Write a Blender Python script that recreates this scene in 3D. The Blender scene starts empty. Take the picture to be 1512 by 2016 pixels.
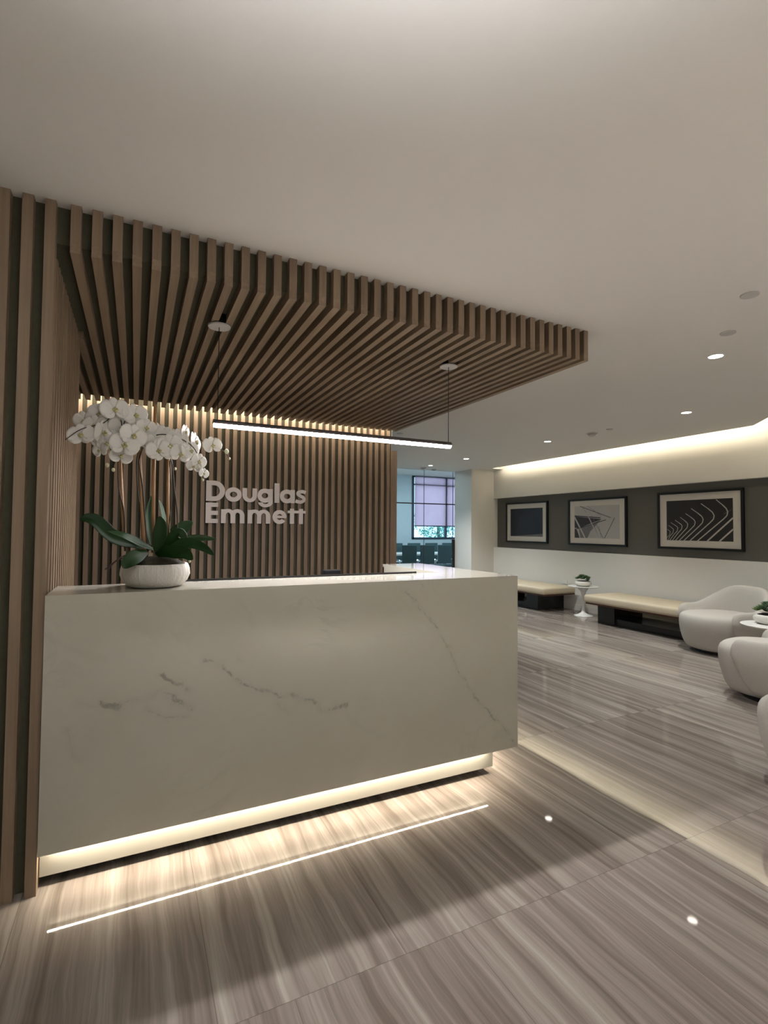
import bpy, bmesh, math, random
from mathutils import Vector, Matrix
PI = math.pi
random.seed(7)
scene = bpy.context.scene
C = scene.collection

# ------------------------------------------------------------------ camera
FPX, YAW, PITCH, ROLL, CH = 1000.2575, 0.45467, 0.03323, 0.0078, 1.37
fw = Vector((math.sin(YAW)*math.cos(PITCH), math.cos(YAW)*math.cos(PITCH), math.sin(PITCH)))
rt = Vector((math.cos(YAW), -math.sin(YAW), 0)); up = rt.cross(fw)
rt2 = rt*math.cos(ROLL) + up*math.sin(ROLL); up2 = -rt*math.sin(ROLL) + up*math.cos(ROLL)
cd = bpy.data.cameras.new('camera'); cam = bpy.data.objects.new('camera', cd); C.objects.link(cam)
cd.sensor_fit = 'HORIZONTAL'; cd.sensor_width = 36; cd.lens = FPX/1512*36; cd.clip_start = .02; cd.clip_end = 200
M = Matrix((rt2, up2, -fw)).transposed().to_4x4(); M.translation = Vector((0, 0, CH)); cam.matrix_world = M
scene.camera = cam
def at(u, v, **k):
    """point of the room seen at (u, v) of the photograph, on the plane x=, y= or z="""
    d = rt2*((u-756)/FPX) - up2*((v-1008)/FPX) + fw
    (a, val), = k.items(); i = 'xyz'.index(a); o = Vector((0, 0, CH))
    return o + d*((val-o[i])/d[i])

# ------------------------------------------------------------------ light, sky, exposure
scene.view_settings.view_transform = 'Standard'; scene.view_settings.look = 'None'
scene.view_settings.gamma = 1; scene.view_settings.use_curve_mapping = False
scene.view_settings.exposure = 0.3
W = bpy.data.worlds.new('sky'); scene.world = W; W.use_nodes = True
bg = W.node_tree.nodes['Background']; bg.inputs[0].default_value = (.52, .76, 1, 1); bg.inputs[1].default_value = 2.2
WARM = (1, .83, .62); COOL = (1, .93, .93); NEUT = (.975, 1, 1)
def light(name, kind, loc, power, color, rot=(0, 0, 0), **k):
    l = bpy.data.lights.new(name, kind); l.energy = power; l.color = color
    for a, b in k.items(): setattr(l, a, b)
    o = bpy.data.objects.new(name, l); C.objects.link(o); o.location = loc; o.rotation_euler = rot; return o
# daylight entering through the meeting room window
p = light('window_portal', 'AREA', (8.4, 13.12, 2.02), 1, (1, 1, 1), (-PI/2, 0, 0), shape='RECTANGLE', size=2.3, size_y=1.9)
p.data.cycles.is_portal = True
# unseen cool area lamp added to lift the meeting room
light('meeting_room_fill', 'AREA', (6.6, 10.6, 2.93), 100, (.68, .88, 1), (0, 0, 0), shape='RECTANGLE', size=4.5, size_y=.5)
# ceiling slot light behind the camera, washing the near floor
light('slot_light', 'AREA', (2.1, -1.45, 2.60), 200, NEUT, (0, 0, 0), shape='RECTANGLE', size=3.0, size_y=.12, spread=PI*.46)
# unseen soft fill added behind the camera to brighten the near room
light('lobby_fill', 'AREA', (2.6, -2.8, 1.2), 16, NEUT, (PI*.72, 0, 0), shape='RECTANGLE', size=5, size_y=1.5)
light('ceiling_fill', 'AREA', (.12, .30, 2.02), 19, (.94, .97, 1), (PI, 0, 0), shape='RECTANGLE', size=.7, size_y=.3, spread=PI*.72)  # added floating uplight without a fixture, makes the bright spot on the ceiling

# ------------------------------------------------------------------ node helpers
class NT:
    def __init__(s, name):
        s.m = bpy.data.materials.new(name); s.m.use_nodes = True; s.t = s.m.node_tree
        s.b = s.t.nodes['Principled BSDF']
    def n(s, typ, **k):
        o = s.t.nodes.new('ShaderNode'+typ)
        for a, b in k.items(): setattr(o, a, b)
        return o
    def l(s, a, b): s.t.links.new(a, b)
    def put(s, sock, v):
        if hasattr(v, 'is_output'): s.l(v, sock)
        else: sock.default_value = v
    def math(s, op, a, b=0., c=None, clamp=False):
        o = s.n('Math', operation=op, use_clamp=clamp); s.put(o.inputs[0], a); s.put(o.inputs[1], b)
        if c is not None: s.put(o.inputs[2], c)
        return o.outputs[0]
    def mix(s, f, a, b, blend='MIX'):
        o = s.n('Mix', data_type='RGBA', blend_type=blend); s.put(o.inputs[0], f)
        s.put(o.inputs[6], a if hasattr(a, 'is_output') else (*a[:3], 1)); s.put(o.inputs[7], b if hasattr(b, 'is_output') else (*b[:3], 1))
        return o.outputs[2]
    def obj(s):
        return s.n('NewGeometry').outputs['Position']
    def mapping(s, v, scale=(1, 1, 1), loc=(0, 0, 0)):
        o = s.n('Mapping'); s.l(v, o.inputs[0]); s.put(o.inputs['Scale'], scale); s.put(o.inputs['Location'], loc); return o.outputs[0]
    def noise(s, v, scale, detail=4, rough=.55, dist=0.):
        o = s.n('TexNoise'); s.l(v, o.inputs['Vector']); o.inputs['Scale'].default_value = scale
        o.inputs['Detail'].default_value = detail; o.inputs['Roughness'].default_value = rough; o.inputs['Distortion'].default_value = dist
        return o.outputs[0]
    def ramp(s, f, stops):
        o = s.n('ValToRGB'); s.l(f, o.inputs[0]); e = o.color_ramp.elements
        while len(e) > len(stops): e.remove(e[-1])
        while len(e) < len(stops): e.new(.5)
        for q, (pp, c) in zip(e, stops): q.position = pp; q.color = (*c, 1) if len(c) == 3 else c
        return o.outputs[0]
    def bump(s, h, strength=.3, dist=.01):
        o = s.n('Bump'); s.l(h, o.inputs['Height']); o.inputs['Strength'].default_value = strength; o.inputs['Distance'].default_value = dist
        s.l(o.outputs[0], s.b.inputs['Normal'])
def simple(name, col, rough=.5, metal=0, var=.06, nscale=30, bump=0, spec=.5, emit=None, es=0):
    t = NT(name); pos = t.obj(); nz = t.noise(pos, nscale, 3)
    c = t.mix(nz, tuple(x*(1-var) for x in col), tuple(min(1, x*(1+var)) for x in col))
    t.l(c, t.b.inputs['Base Color']); t.b.inputs['Roughness'].default_value = rough; t.b.inputs['Metallic'].default_value = metal
    t.b.inputs['Specular IOR Level'].default_value = spec
    if bump: t.bump(t.noise(pos, nscale*6, 3), bump, .003)
    if emit: t.b.inputs['Emission Color'].default_value = (*emit, 1); t.b.inputs['Emission Strength'].default_value = es
    return t.m
def wood(name, axis, dark=(.175, .121, .077), lightc=(.30, .218, .143)):
    t = NT(name); s = [55, 55, 55]; s[axis] = 2.2
    pos = t.obj(); g = t.noise(t.mapping(pos, tuple(s)), 1.0, 5, .6, .4)
    big = t.noise(t.mapping(pos, tuple(x*.15 for x in s)), 1.0, 2)
    f = t.math('MULTIPLY_ADD', big, .5, t.math('MULTIPLY', g, .5))
    t.l(t.ramp(f, [(.32, dark), (.68, lightc)]), t.b.inputs['Base Color']); t.b.inputs['Roughness'].default_value = .55
    t.bump(g, .15, .002); return t.m

M_WOODZ = wood('oak_upright', 2); M_WOODY = wood('oak_running_back', 1)
M_FELT = simple('grey_felt', (.095, .090, .062), .95, var=.12, nscale=60, spec=.1)
M_WALL = simple('white_paint', (.72, .70, .645), .85, var=.01, spec=.2)
M_CEIL = simple('ceiling_paint', (.74, .715, .68), .9, var=.01, spec=.1)
M_GREY = simple('grey_paint', (.135, .128, .112), .8, var=.04, spec=.2)
M_COOLWALL = simple('pale_blue_grey_paint', (.50, .56, .58), .85, var=.02)
M_BLACK = simple('black_lacquer', (.006, .006, .007), .22, var=.1)
M_BLKFR = simple('black_frame', (.006, .006, .006), .35, var=.1)
M_DKMET = simple('dark_bronze_metal', (.14, .12, .12), .4, .6)
M_DKFRAME = simple('dark_window_frame', (.03, .035, .05), .4, .3)
M_WHTPL = simple('white_lacquer', (.74, .73, .70), .25, var=.01)
M_CHROME = simple('chrome', (.8, .82, .85), .12, 1)
M_MAT = simple('picture_mat', (.64, .60, .53), .9, var=.02)
M_LETTER = simple('brushed_grey_metal', (.56, .51, .465), .5, .15, var=.04, nscale=80)
M_CUSH = simple('beige_leather', (.50, .43, .31), .6, var=.03, nscale=8, bump=.1)
M_WALNUT = simple('walnut_edge', (.085, .032, .017), .4, var=.3, nscale=25)
M_PLAST = simple('device_black', (.012, .012, .014), .3)
M_CHAIRG = simple('teal_grey_mesh', (.030, .062, .066), .7)
M_DISC = simple('ceiling_disc_paint', (.50, .48, .46), .6)
M_LEDW = simple('led_warm', (1, 1, 1), .5, emit=(1, .84, .60), es=9)
M_LEDD = simple('led_desk', (1, 1, 1), .5, emit=(1, .87, .66), es=1.6)
M_KICK = simple('cream_toe_kick', (.42, .405, .345), .35, var=.05, nscale=9)
M_PEND = simple('pendant_diffuser', (1, 1, 1), .5, emit=(1, .91, .90), es=62)
M_DLENS = simple('downlight_lens', (1, 1, 1), .5, emit=(1, .92, .82), es=14)

def m_fabric():
    t = NT('woven_wool'); pos = t.obj()
    f = t.math('MULTIPLY_ADD', t.noise(pos, 420, 2), .6, t.math('MULTIPLY', t.noise(pos, 90, 3), .4))
    t.l(t.mix(f, (.36, .34, .30), (.54, .51, .46)), t.b.inputs['Base Color']); t.b.inputs['Roughness'].default_value = .95
    t.b.inputs['Specular IOR Level'].default_value = .15; t.bump(f, .3, .003); return t.m
M_FAB = m_fabric()

def m_floor():
    t = NT('veined_stone_tiles'); pos = t.obj(); sx = t.n('SeparateXYZ'); t.l(pos, sx.inputs[0]); X, Y = sx.outputs[0], sx.outputs[1]
    TW, TL = .5815, 1.163
    row = t.math('FLOOR', t.math('DIVIDE', t.math('SUBTRACT', Y, 1.478), TL))
    off = t.math('MULTIPLY', row, .213)
    xx = t.math('DIVIDE', t.math('SUBTRACT', t.math('ADD', X, off), .234), TW)
    col = t.math('FLOOR', xx); fx = t.math('FRACT', xx); fy = t.math('FRACT', t.math('DIVIDE', t.math('SUBTRACT', Y, 1.478), TL))
    cell = t.n('CombineXYZ'); t.l(col, cell.inputs[0]); t.l(row, cell.inputs[1])
    wn = t.n('TexWhiteNoise', noise_dimensions='3D'); t.l(cell.outputs[0], wn.inputs[0])
    rnd = wn.outputs['Color']; va = t.n('VectorMath', operation='MULTIPLY'); t.l(rnd, va.inputs[0]); va.inputs[1].default_value = (3.1, 7.3, 5.)
    vp = t.n('VectorMath', operation='ADD'); t.l(pos, vp.inputs[0]); t.l(va.outputs[0], vp.inputs[1])
    wob = t.noise(t.mapping(vp.outputs[0], (5, 2.0, 1)), 1, 3)
    ds = t.n('CombineXYZ'); t.l(t.math('MULTIPLY', wob, .055), ds.inputs[0]); v2 = t.n('VectorMath', operation='ADD'); t.l(vp.outputs[0], v2.inputs[0]); t.l(ds.outputs[0], v2.inputs[1])
    broad = t.noise(t.mapping(v2.outputs[0], (17, .45, 1)), 1, 3, .6)
    fine = t.noise(t.mapping(v2.outputs[0], (60, 1.2, 1)), 1, 4, .62, .15)
    hair = t.noise(t.mapping(v2.outputs[0], (170, 6, 1)), 1, 2, .5)
    f = t.math('ADD', t.math('ADD', t.math('MULTIPLY', broad, .60), t.math('MULTIPLY', fine, .32)), t.math('MULTIPLY', hair, .08))
    tone = t.math('MULTIPLY_ADD', wn.outputs['Value'], .05, t.math('ADD', f, -.025))
    c = t.ramp(tone, [(.36, (.165, .136, .112)), (.45, (.228, .193, .166)), (.53, (.290, .252, .219)), (.60, (.352, .320, .276)), (.68, (.45, .415, .35))])
    # pale cream streak with a sharp left edge, fading to the right
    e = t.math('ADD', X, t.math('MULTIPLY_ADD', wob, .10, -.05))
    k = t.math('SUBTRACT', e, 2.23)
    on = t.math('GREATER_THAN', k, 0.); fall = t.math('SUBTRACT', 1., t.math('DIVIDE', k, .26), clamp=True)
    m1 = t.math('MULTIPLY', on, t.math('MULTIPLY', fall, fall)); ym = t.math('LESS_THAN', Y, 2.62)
    streak = t.math('MULTIPLY', t.math('MULTIPLY', m1, ym), .45)
    c = t.mix(streak, c, (.66, .60, .47))
    def edge(fr, w): return t.math('LESS_THAN', t.math('MINIMUM', fr, t.math('SUBTRACT', 1., fr)), w)
    j = t.math('MAXIMUM', edge(fx, .0022), edge(fy, .0011))
    c = t.mix(t.math('MULTIPLY', j, .5), c, (.08, .065, .05))
    t.l(c, t.b.inputs['Base Color']); t.b.inputs['Roughness'].default_value = .035
    t.b.inputs['Specular IOR Level'].default_value = .42
    return t.m
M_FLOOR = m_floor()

VEINS = [[(0.269, 0.814), (0.321, 0.798), (0.374, 0.744), (0.435, 0.693), (0.484, 0.661), (0.551, 0.641), (0.598, 0.617), (0.68, 0.612)], [(0.656, 0.613), (0.745, 0.569), (0.795, 0.531), (0.835, 0.518), (0.878, 0.531), (0.917, 0.53)], [(0.412, 0.816), (0.434, 0.786)], [(-0.293, 0.954), (-0.168, 0.875), (-0.098, 0.848)], [(-0.188, 0.694), (-0.103, 0.669), (0.058, 0.674), (0.123, 0.712)], [(0.113, 0.764), (0.162, 0.727), (0.215, 0.689)], [(-0.095, 0.681), (-0.041, 0.66)], [(0.134, 0.68), (0.163, 0.655), (0.217, 0.622)], [(0.059, 0.639), (0.135, 0.587), (0.213, 0.585)], [(0.412, 1.058), (0.456, 1.0), (0.479, 0.943)], [(1.142, 1.082), (1.259, 0.974), (1.395, 0.848), (1.49, 0.72)], [(1.243, 1.052), (1.426, 0.858), (1.505, 0.732), (1.57, 0.605), (1.67, 0.471), (1.738, 0.393), (1.895, 0.244), (1.939, 0.166)], [(1.074, 0.841), (1.245, 0.839), (1.395, 0.821)], [(-0.211, 0.593), (-0.201, 0.534), (-0.175, 0.472)], [(0.917, 0.501), (1.024, 0.388), (1.134, 0.345)], [(0.216, 0.963), (0.156, 1.019), (0.106, 1.074)], [(0.587, 0.584), (0.633, 0.544)]]
VW = [1, 1.15, .8, .5, .8, 1.1, 1.3, 1.2, .9, .55, .45, .95, .35, .8, .6, .4, .8]
def m_marble(veined):
    t = NT('veined_marble' if veined else 'plain_marble'); pos = t.obj()
    n1 = t.noise(pos, 5, 5, .6); cloud = t.noise(pos, 2.2, 4, .6)
    base = t.mix(cloud, (.455, .435, .36), (.53, .51, .44))
    # faint soft procedural veining everywhere
    nz = t.noise(t.mapping(pos, (1.6, 1.6, 1.6)), 1.6, 7, .62, 1.4)
    th = t.math('SUBTRACT', 1., t.math('MULTIPLY', t.math('ABSOLUTE', t.math('SUBTRACT', nz, .5)), 26.), clamp=True)
    mk = t.ramp(t.noise(pos, 2.3, 2), [(.50, (0, 0, 0)), (.68, (1, 1, 1))])
    c = t.mix(t.math('MULTIPLY', t.math('MULTIPLY', th, mk), .22), base, (.30, .30, .25))
    if veined:
        sx = t.n('SeparateXYZ'); t.l(pos, sx.inputs[0])
        d1 = t.noise(pos, 14, 4, .65); d2 = t.noise(t.mapping(pos, (1, 1, 1), (4, 7, 2)), 14, 4, .65)
        P = t.n('CombineXYZ'); t.l(t.math('MULTIPLY_ADD', d1, .07, t.math('SUBTRACT', sx.outputs[0], .035)), P.inputs[0])
        t.l(t.math('MULTIPLY_ADD', d2, .07, t.math('SUBTRACT', sx.outputs[2], .035)), P.inputs[2]); P = P.outputs[0]
        acc = None
        for w, pl in zip(VW, VEINS):
            for a, b in zip(pl, pl[1:]):
                A = Vector((a[0], 0, a[1])); D = Vector((b[0], 0, b[1]))-A; L = D.length_squared
                s = t.n('VectorMath', operation='SUBTRACT'); t.l(P, s.inputs[0]); s.inputs[1].default_value = A
                dt = t.n('VectorMath', operation='DOT_PRODUCT'); t.l(s.outputs[0], dt.inputs[0]); dt.inputs[1].default_value = D/L
                cl = t.math('ADD', dt.outputs['Value'], 0, clamp=True)
                sc = t.n('VectorMath', operation='SCALE'); sc.inputs[0].default_value = D; t.l(cl, sc.inputs['Scale'])
                ds = t.n('VectorMath', operation='DISTANCE'); t.l(s.outputs[0], ds.inputs[0]); t.l(sc.outputs[0], ds.inputs[1])
                q = t.math('MULTIPLY_ADD', ds.outputs['Value'], -1., .03*w)
                acc = q if acc is None else t.math('MAXIMUM', acc, q)
        br = t.noise(pos, 20, 4, .7)
        core = t.math('DIVIDE', t.math('SUBTRACT', acc, .0215), .008, clamp=True)
        halo = t.math('DIVIDE', acc, .03, clamp=True)
        brk = t.ramp(br, [(.42, (0, 0, 0)), (.58, (1, 1, 1))])
        a = t.math('MULTIPLY', t.math('MULTIPLY', core, brk), .62)
        c = t.mix(t.math('MULTIPLY', halo, .13), c, (.27, .27, .22))
        c = t.mix(a, c, (.19, .19, .165))
    t.l(c, t.b.inputs['Base Color']); t.b.inputs['Roughness'].default_value = .055; t.b.inputs['Specular IOR Level'].default_value = .45
    return t.m
M_MARB = m_marble(True); M_MARBP = m_marble(False)

def m_glass(name, col, rough=0.):
    t = NT(name); t.b.inputs['Base Color'].default_value = (*col, 1); t.b.inputs['Transmission Weight'].default_value = 1
    t.b.inputs['Roughness'].default_value = rough; t.b.inputs['IOR'].default_value = 1.05; return t.m
M_GLASS = m_glass('partition_glass', (.86, .95, .97))
def m_shade():
    t = NT('roller_shade_fabric'); tr = t.n('BsdfTranslucent'); tp = t.n('BsdfTransparent'); mx = t.n('MixShader'); mx.inputs[0].default_value = .09
    nz = t.noise(t.obj(), 3, 3); c = t.mix(nz, (.66, .47, .50), (.74, .56, .60)); t.l(c, tr.inputs[0])
    t.l(tr.outputs[0], mx.inputs[1]); t.l(tp.outputs[0], mx.inputs[2]); t.l(mx.outputs[0], t.t.nodes['Material Output'].inputs[0]); return t.m
M_SHADE = m_shade()

# ------------------------------------------------------------------ mesh helpers
def obj(name, bm, mat, parent=None, smooth=False, bevel=0, seg=2, sub=0, loc=None):
    bmesh.ops.recalc_face_normals(bm, faces=bm.faces)
    me = bpy.data.meshes.new(name); bm.to_mesh(me); bm.free()
    for m in (mat if isinstance(mat, (list, tuple)) else [mat]): me.materials.append(m)
    o = bpy.data.objects.new(name, me); C.objects.link(o)
    if smooth:
        for q in me.polygons: q.use_smooth = True
    if bevel:
        b = o.modifiers.new('bevel', 'BEVEL'); b.width = bevel; b.segments = seg; b.limit_method = 'ANGLE'; b.angle_limit = .6
    if sub:
        s = o.modifiers.new('sub', 'SUBSURF'); s.levels = sub; s.render_levels = sub
    if parent: o.parent = parent
    if loc is not None: o.location = loc
    return o
def box(bm, a, b, mi=0):
    vs = [bm.verts.new((x, y, z)) for z in (a[2], b[2]) for y in (a[1], b[1]) for x in (a[0], b[0])]
    for f in ((0, 1, 3, 2), (4, 6, 7, 5), (0, 4, 5, 1), (2, 3, 7, 6), (0, 2, 6, 4), (1, 5, 7, 3)):
        q = bm.faces.new([vs[i] for i in f]); q.material_index = mi
    return bm
def B(a, b): return box(bmesh.new(), a, b)
def lathe(bm, prof, seg=48, c=(0, 0, 0), wob=None):
    rings = []
    for r, z in prof:
        ring = []
        for i in range(seg):
            a = 2*PI*i/seg; rr = r*(1+(wob(a, z) if wob else 0)); ring.append(bm.verts.new((c[0]+rr*math.cos(a), c[1]+rr*math.sin(a), c[2]+z)))
        rings.append(ring)
    for p, q in zip(rings, rings[1:]):
        for i in range(seg):
            j = (i+1) % seg; bm.faces.new((p[i], p[j], q[j], q[i]))
    bm.faces.new(rings[0][::-1]); bm.faces.new(rings[-1]); return bm
def tube(bm, pts, r, seg=10, mi=0):
    pts = [Vector(q) for q in pts]; rs = r if isinstance(r, (list, tuple)) else [r]*len(pts); rings = []
    for i, q in enumerate(pts):
        d = (pts[min(i+1, len(pts)-1)]-pts[max(i-1, 0)]).normalized()
        a = d.cross(Vector((0, 0, 1)));  a = a if a.length > .05 else d.cross(Vector((1, 0, 0))); a.normalize(); b = d.cross(a)
        rings.append([bm.verts.new(q+(a*math.cos(2*PI*k/seg)+b*math.sin(2*PI*k/seg))*rs[i]) for k in range(seg)])
    for p, q in zip(rings, rings[1:]):
        for k in range(seg):
            j = (k+1) % seg; f = bm.faces.new((p[k], p[j], q[j], q[k])); f.material_index = mi
    bm.faces.new(rings[0][::-1]).material_index = mi; bm.faces.new(rings[-1]).material_index = mi; return bm
def smooth_path(pts, n=8):
    pts = [Vector(q) for q in pts]; out = []
    P = [2*pts[0]-pts[1]]+pts+[2*pts[-1]-pts[-2]]
    for i in range(1, len(P)-2):
        a, b, c, d = P[i-1:i+3]
        for k in range(n):
            t = k/n; out.append(.5*((2*b)+(c-a)*t+(2*a-5*b+4*c-d)*t*t+(3*b-a-3*c+d)*t**3))
    out.append(pts[-1]); return out
def prism(bm, poly, z0, z1):
    lo = [bm.verts.new((x, y, z0)) for x, y in poly]; hi = [bm.verts.new((x, y, z1)) for x, y in poly]; n = len(poly)
    bm.faces.new(lo[::-1]); bm.faces.new(hi)
    for i in range(n): bm.faces.new((lo[i], lo[(i+1) % n], hi[(i+1) % n], hi[i]))
    return bm
def thing(name, label, cat, loc=(0, 0, 0), rz=0, group=None):
    o = bpy.data.objects.new(name, None); C.objects.link(o); o.location = loc; o.rotation_euler = (0, 0, rz); o.empty_display_size = .1
    o['label'] = label; o['category'] = cat
    if group: o['group'] = group
    return o
def tag(o, label, cat, group=None):
    o['label'] = label; o['category'] = cat
    if group: o['group'] = group
    return o
def struct(o, label=None):
    o['kind'] = 'structure'
    if label: o['label'] = label
    return o
def dup(root, loc, rz, label, **k):
    def cp(o, par):
        c = o.copy(); C.objects.link(c); c.parent = par
        for ch in o.children: cp(ch, c)
        return c
    r = cp(root, None); r.location = loc; r.rotation_euler = (0, 0, rz); r['label'] = label
    for a, b in k.items(): r[a] = b
    return r

# ------------------------------------------------------------------ room shell
H = 2.632; ZS = 2.44; YF = 2.293; YB = 5.12
XW = 6.85
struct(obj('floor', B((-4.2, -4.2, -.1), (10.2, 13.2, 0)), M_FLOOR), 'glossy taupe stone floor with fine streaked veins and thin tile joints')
bm = bmesh.new()
prism(bm, [(-4.2, -4.2), (7.0, -4.2), (7.0, .6), (5.9, .6), (5.9, 2.80), (6.57, 3.465), (6.57, 8.40), (7.0, 8.40), (10.2, 8.40), (10.2, 9.30), (-4.2, 9.30)], H, H+.03)
struct(obj('ceiling', bm, M_CEIL), 'smooth off-white ceiling with a lit slot along the far right wall')
bm = bmesh.new(); box(bm, (-4.2, -4.2, 2.98), (10.2, 9.35, 3.05)); struct(obj('ceiling', bm, M_CEIL))
struct(obj('ceiling', B((2.6, 9.35, 2.95), (10.2, 13.2, 3.05)), M_WALL))
struct(obj('trim_1', B((2.6, 9.27, H), (10.2, 9.35, 2.98)), M_WALL))
# cove tray above the slot
struct(obj('trim_2', B((5.85, .5, 2.86), (7.0, 8.5, 2.90)), M_CEIL))
# right wall with its picture niche
bm = bmesh.new(); box(bm, (XW, -4.2, 0), (7.15, 8.69, 1.0)); box(bm, (XW, -4.2, 2.035), (7.15, 8.69, 2.98))
box(bm, (7.0, 8.685, 1.0), (7.15, 8.69, 2.035))
struct(obj('wall_right', bm, M_WALL), 'cream wall washed by the hidden ceiling slot light')
struct(obj('wall_niche', B((6.95, -4.2, 1.0), (7.0, 8.69, 2.035)), M_GREY), 'recessed dark grey band behind the framed pictures')
struct(obj('wall_far_end', B((6.27, 8.69, 0), (8.2, 9.30, H)), M_WALL))
struct(obj('baseboard_right', B((XW-.012, -4.2, 0), (XW, 8.69, .095)), M_WALL))
struct(obj('wall_front', B((-4.2, -4.2, 0), (7.15, -4.1, 2.98)), M_WALL))
struct(obj('wall_left', B((-4.2, -4.1, 0), (-4.1, YF+.06, 2.98)), M_WALL))
# meeting room behind glass
bm = bmesh.new(); wx0, wx1, wz0, wz1 = 7.29, 9.55, 1.11, 2.93
box(bm, (2.6, 13.0, 0), (wx0, 13.1, 2.95)); box(bm, (wx1, 13.0, 0), (10.2, 13.1, 2.95)); box(bm, (wx0, 13.0, 0), (wx1, 13.1, wz0)); box(bm, (wx0, 13.0, wz1), (wx1, 13.1, 2.95))
struct(obj('wall_meeting_room', bm, M_COOLWALL), 'blue-lit far wall of the meeting room')
struct(obj('wall_meeting_room_right', B((10.1, 9.3, 0), (10.2, 13.0, 2.95)), M_COOLWALL))
struct(obj('wall_meeting_room_left', B((2.6, 5.2, 0), (2.64, 13.0, 2.95)), M_COOLWALL))
# window of the meeting room
bm = bmesh.new()
for a, b in (((wx0-.02, wz0-.03), (wx1+.02, wz0+.02)), ((wx0-.03, wz0-.03), (wx0+.035, wz1)), ((wx1, wz0), (wx1+.05, wz1)), ((8.40, wz0), (8.46, wz1)), ((wx0, 2.665), (wx1, 2.70)), ((wx0, wz1-.03), (wx1, wz1))):
    box(bm, (a[0], 12.97, a[1]), (b[0], 13.05, b[1]))
win = struct(obj('window_1', bm, M_DKFRAME), 'dark-framed meeting room window with a half-lowered shade')
obj('pane', B((wx0, 13.06, wz0), (wx1, 13.07, wz1)), M_GLASS, win)
bm = B((wx0+.04, 12.955, 1.475), (wx1, 12.958, wz1-.01)); sh = obj('roller_shade', bm, M_SHADE, win); sh['label'] = 'translucent pinkish roller shade'
obj('shade_hem_bar', B((wx0+.04, 12.945, 1.45), (wx1, 12.965, 1.478)), M_DKFRAME, win)
# frameless glass partition
g = thing('glass_partition', 'clear glass partition with one thin dark rail in front of the meeting room', 'glass partition', (5.4, 9.3, 0))
for x0, x1 in ((2.66, 4.60), (4.605, 5.485), (5.495, 6.215), (6.225, 6.268)):
    obj('glass_pane', B((x0-5.4, .0, .01), (x1-5.4, .010, H-.005)), M_GLASS, g)
obj('rail', B((2.66-5.4, -.012, 1.902), (6.268-5.4, .024, 1.924)), M_BLKFR, g)
obj('edge_post', B((6.205-5.4, -.01, 0), (6.268-5.4, .02, 1.15)), M_BLKFR, g)
for x in (5.49, 6.22): obj('joint', B((x-5.4-.004, -.002, .01), (x-5.4+.004, .012, H-.005)), M_DKFRAME, g)
bm = bmesh.new(); tube(bm, [(4.765-5.4, -.05, 1.10), (4.765-5.4, -.05, 1.47)], .012); tube(bm, [(4.765-5.4, -.05, 1.14), (4.765-5.4, .0, 1.14)], .006); tube(bm, [(4.765-5.4, -.05, 1.43), (4.765-5.4, 0, 1.43)], .006)
obj('door_pull', bm, M_CHROME, g, smooth=True)

# ------------------------------------------------------------------ slatted walls and canopy
PIT, SW, X0 = .0728, .036, -.253
XE = X0+38*PIT+SW                       # right face of the canopy
WX = -.302                              # inner face of the short side wall
# front slatted wall left of the desk, with its short return
bm = bmesh.new(); box(bm, (-4.1, YF+.045, 0), (WX-.035, YF+.10, H)); box(bm, (WX-.10, YF+.10, 0), (WX-.035, 3.33, H))
wl = struct(obj('wall_slatted_front', bm, M_FELT), 'grey-backed wall of upright oak slats left of the desk')
bm = bmesh.new()
for k in range(52):
    x1 = WX-k*PIT; box(bm, (x1-SW, YF, 0), (x1, YF+.045, H))
obj('slats', bm, M_WOODZ, wl)
bm = bmesh.new()
for k in range(14):
    y = YF+.073+k*PIT*.96; box(bm, (WX-.035, y, 0), (WX, y+SW, ZS-.004))
obj('return_slats', bm, M_WOODZ, wl)
# back slatted wall
bm = B((-1.3, YB, 0), (2.585, YB+.08, H)); wb = struct(obj('wall_slatted_back', bm, M_FELT), 'oak slatted wall behind the desk carrying the metal lettering')
bm = bmesh.new()
k = -14
while X0+k*PIT < 2.52:
    x = X0+k*PIT; box(bm, (x, YB-.045, 0), (x+SW, YB, H-.01)); k += 1
obj('slats', bm, M_WOODZ, wb)
ep = obj('end_board', B((2.56, YB-.045, 0), (2.64, YB+.12, 2.25)), M_WOODZ, wb)
struct(obj('wall_side_recess', B((-1.4, YF+.1, 0), (-1.3, YB+.08, H)), M_FELT))
# canopy: L-shaped slats hung on a grey board
can = thing('slatted_canopy', 'wide oak slat canopy dropped from the ceiling over the desk', 'canopy', (1.1, 3.6, ZS))
def cb(a, b, bm): box(bm, (a[0]-1.1, a[1]-3.6, a[2]-ZS), (b[0]-1.1, b[1]-3.6, b[2]-ZS))
bm = bmesh.new()
for k in range(39):
    x = X0+k*PIT; cb((x, YF, ZS+.045), (x+SW, YF+.045, H), bm)
obj('front_slats', bm, M_WOODZ, can)
bm = bmesh.new()
for k in range(-13, 39):
    x = X0+k*PIT; cb((x, YF if k >= 0 else 3.335, ZS), (x+SW, 4.93, ZS+.045), bm)
obj('soffit_slats', bm, M_WOODY, can)
bm = bmesh.new(); cb((WX-.035, YF+.045, ZS+.045), (XE-.0005, 4.925, H), bm); cb((-1.2, 3.34, ZS+.045), (WX-.035, 4.925, H), bm)
obj('backing_board', bm, M_FELT, can)
bm = bmesh.new(); cb((-1.2, 4.93, 2.545), (XE-.02, 4.945, 2.56), bm); obj('light_strip', bm, M_LEDW, can)
light('canopy_cove_light', 'AREA', (.68, 4.955, 2.56), 17, (1, .88, .76), (PI*.5-.5, 0, 0), shape='RECTANGLE', size=3.7, size_y=.02)

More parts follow.
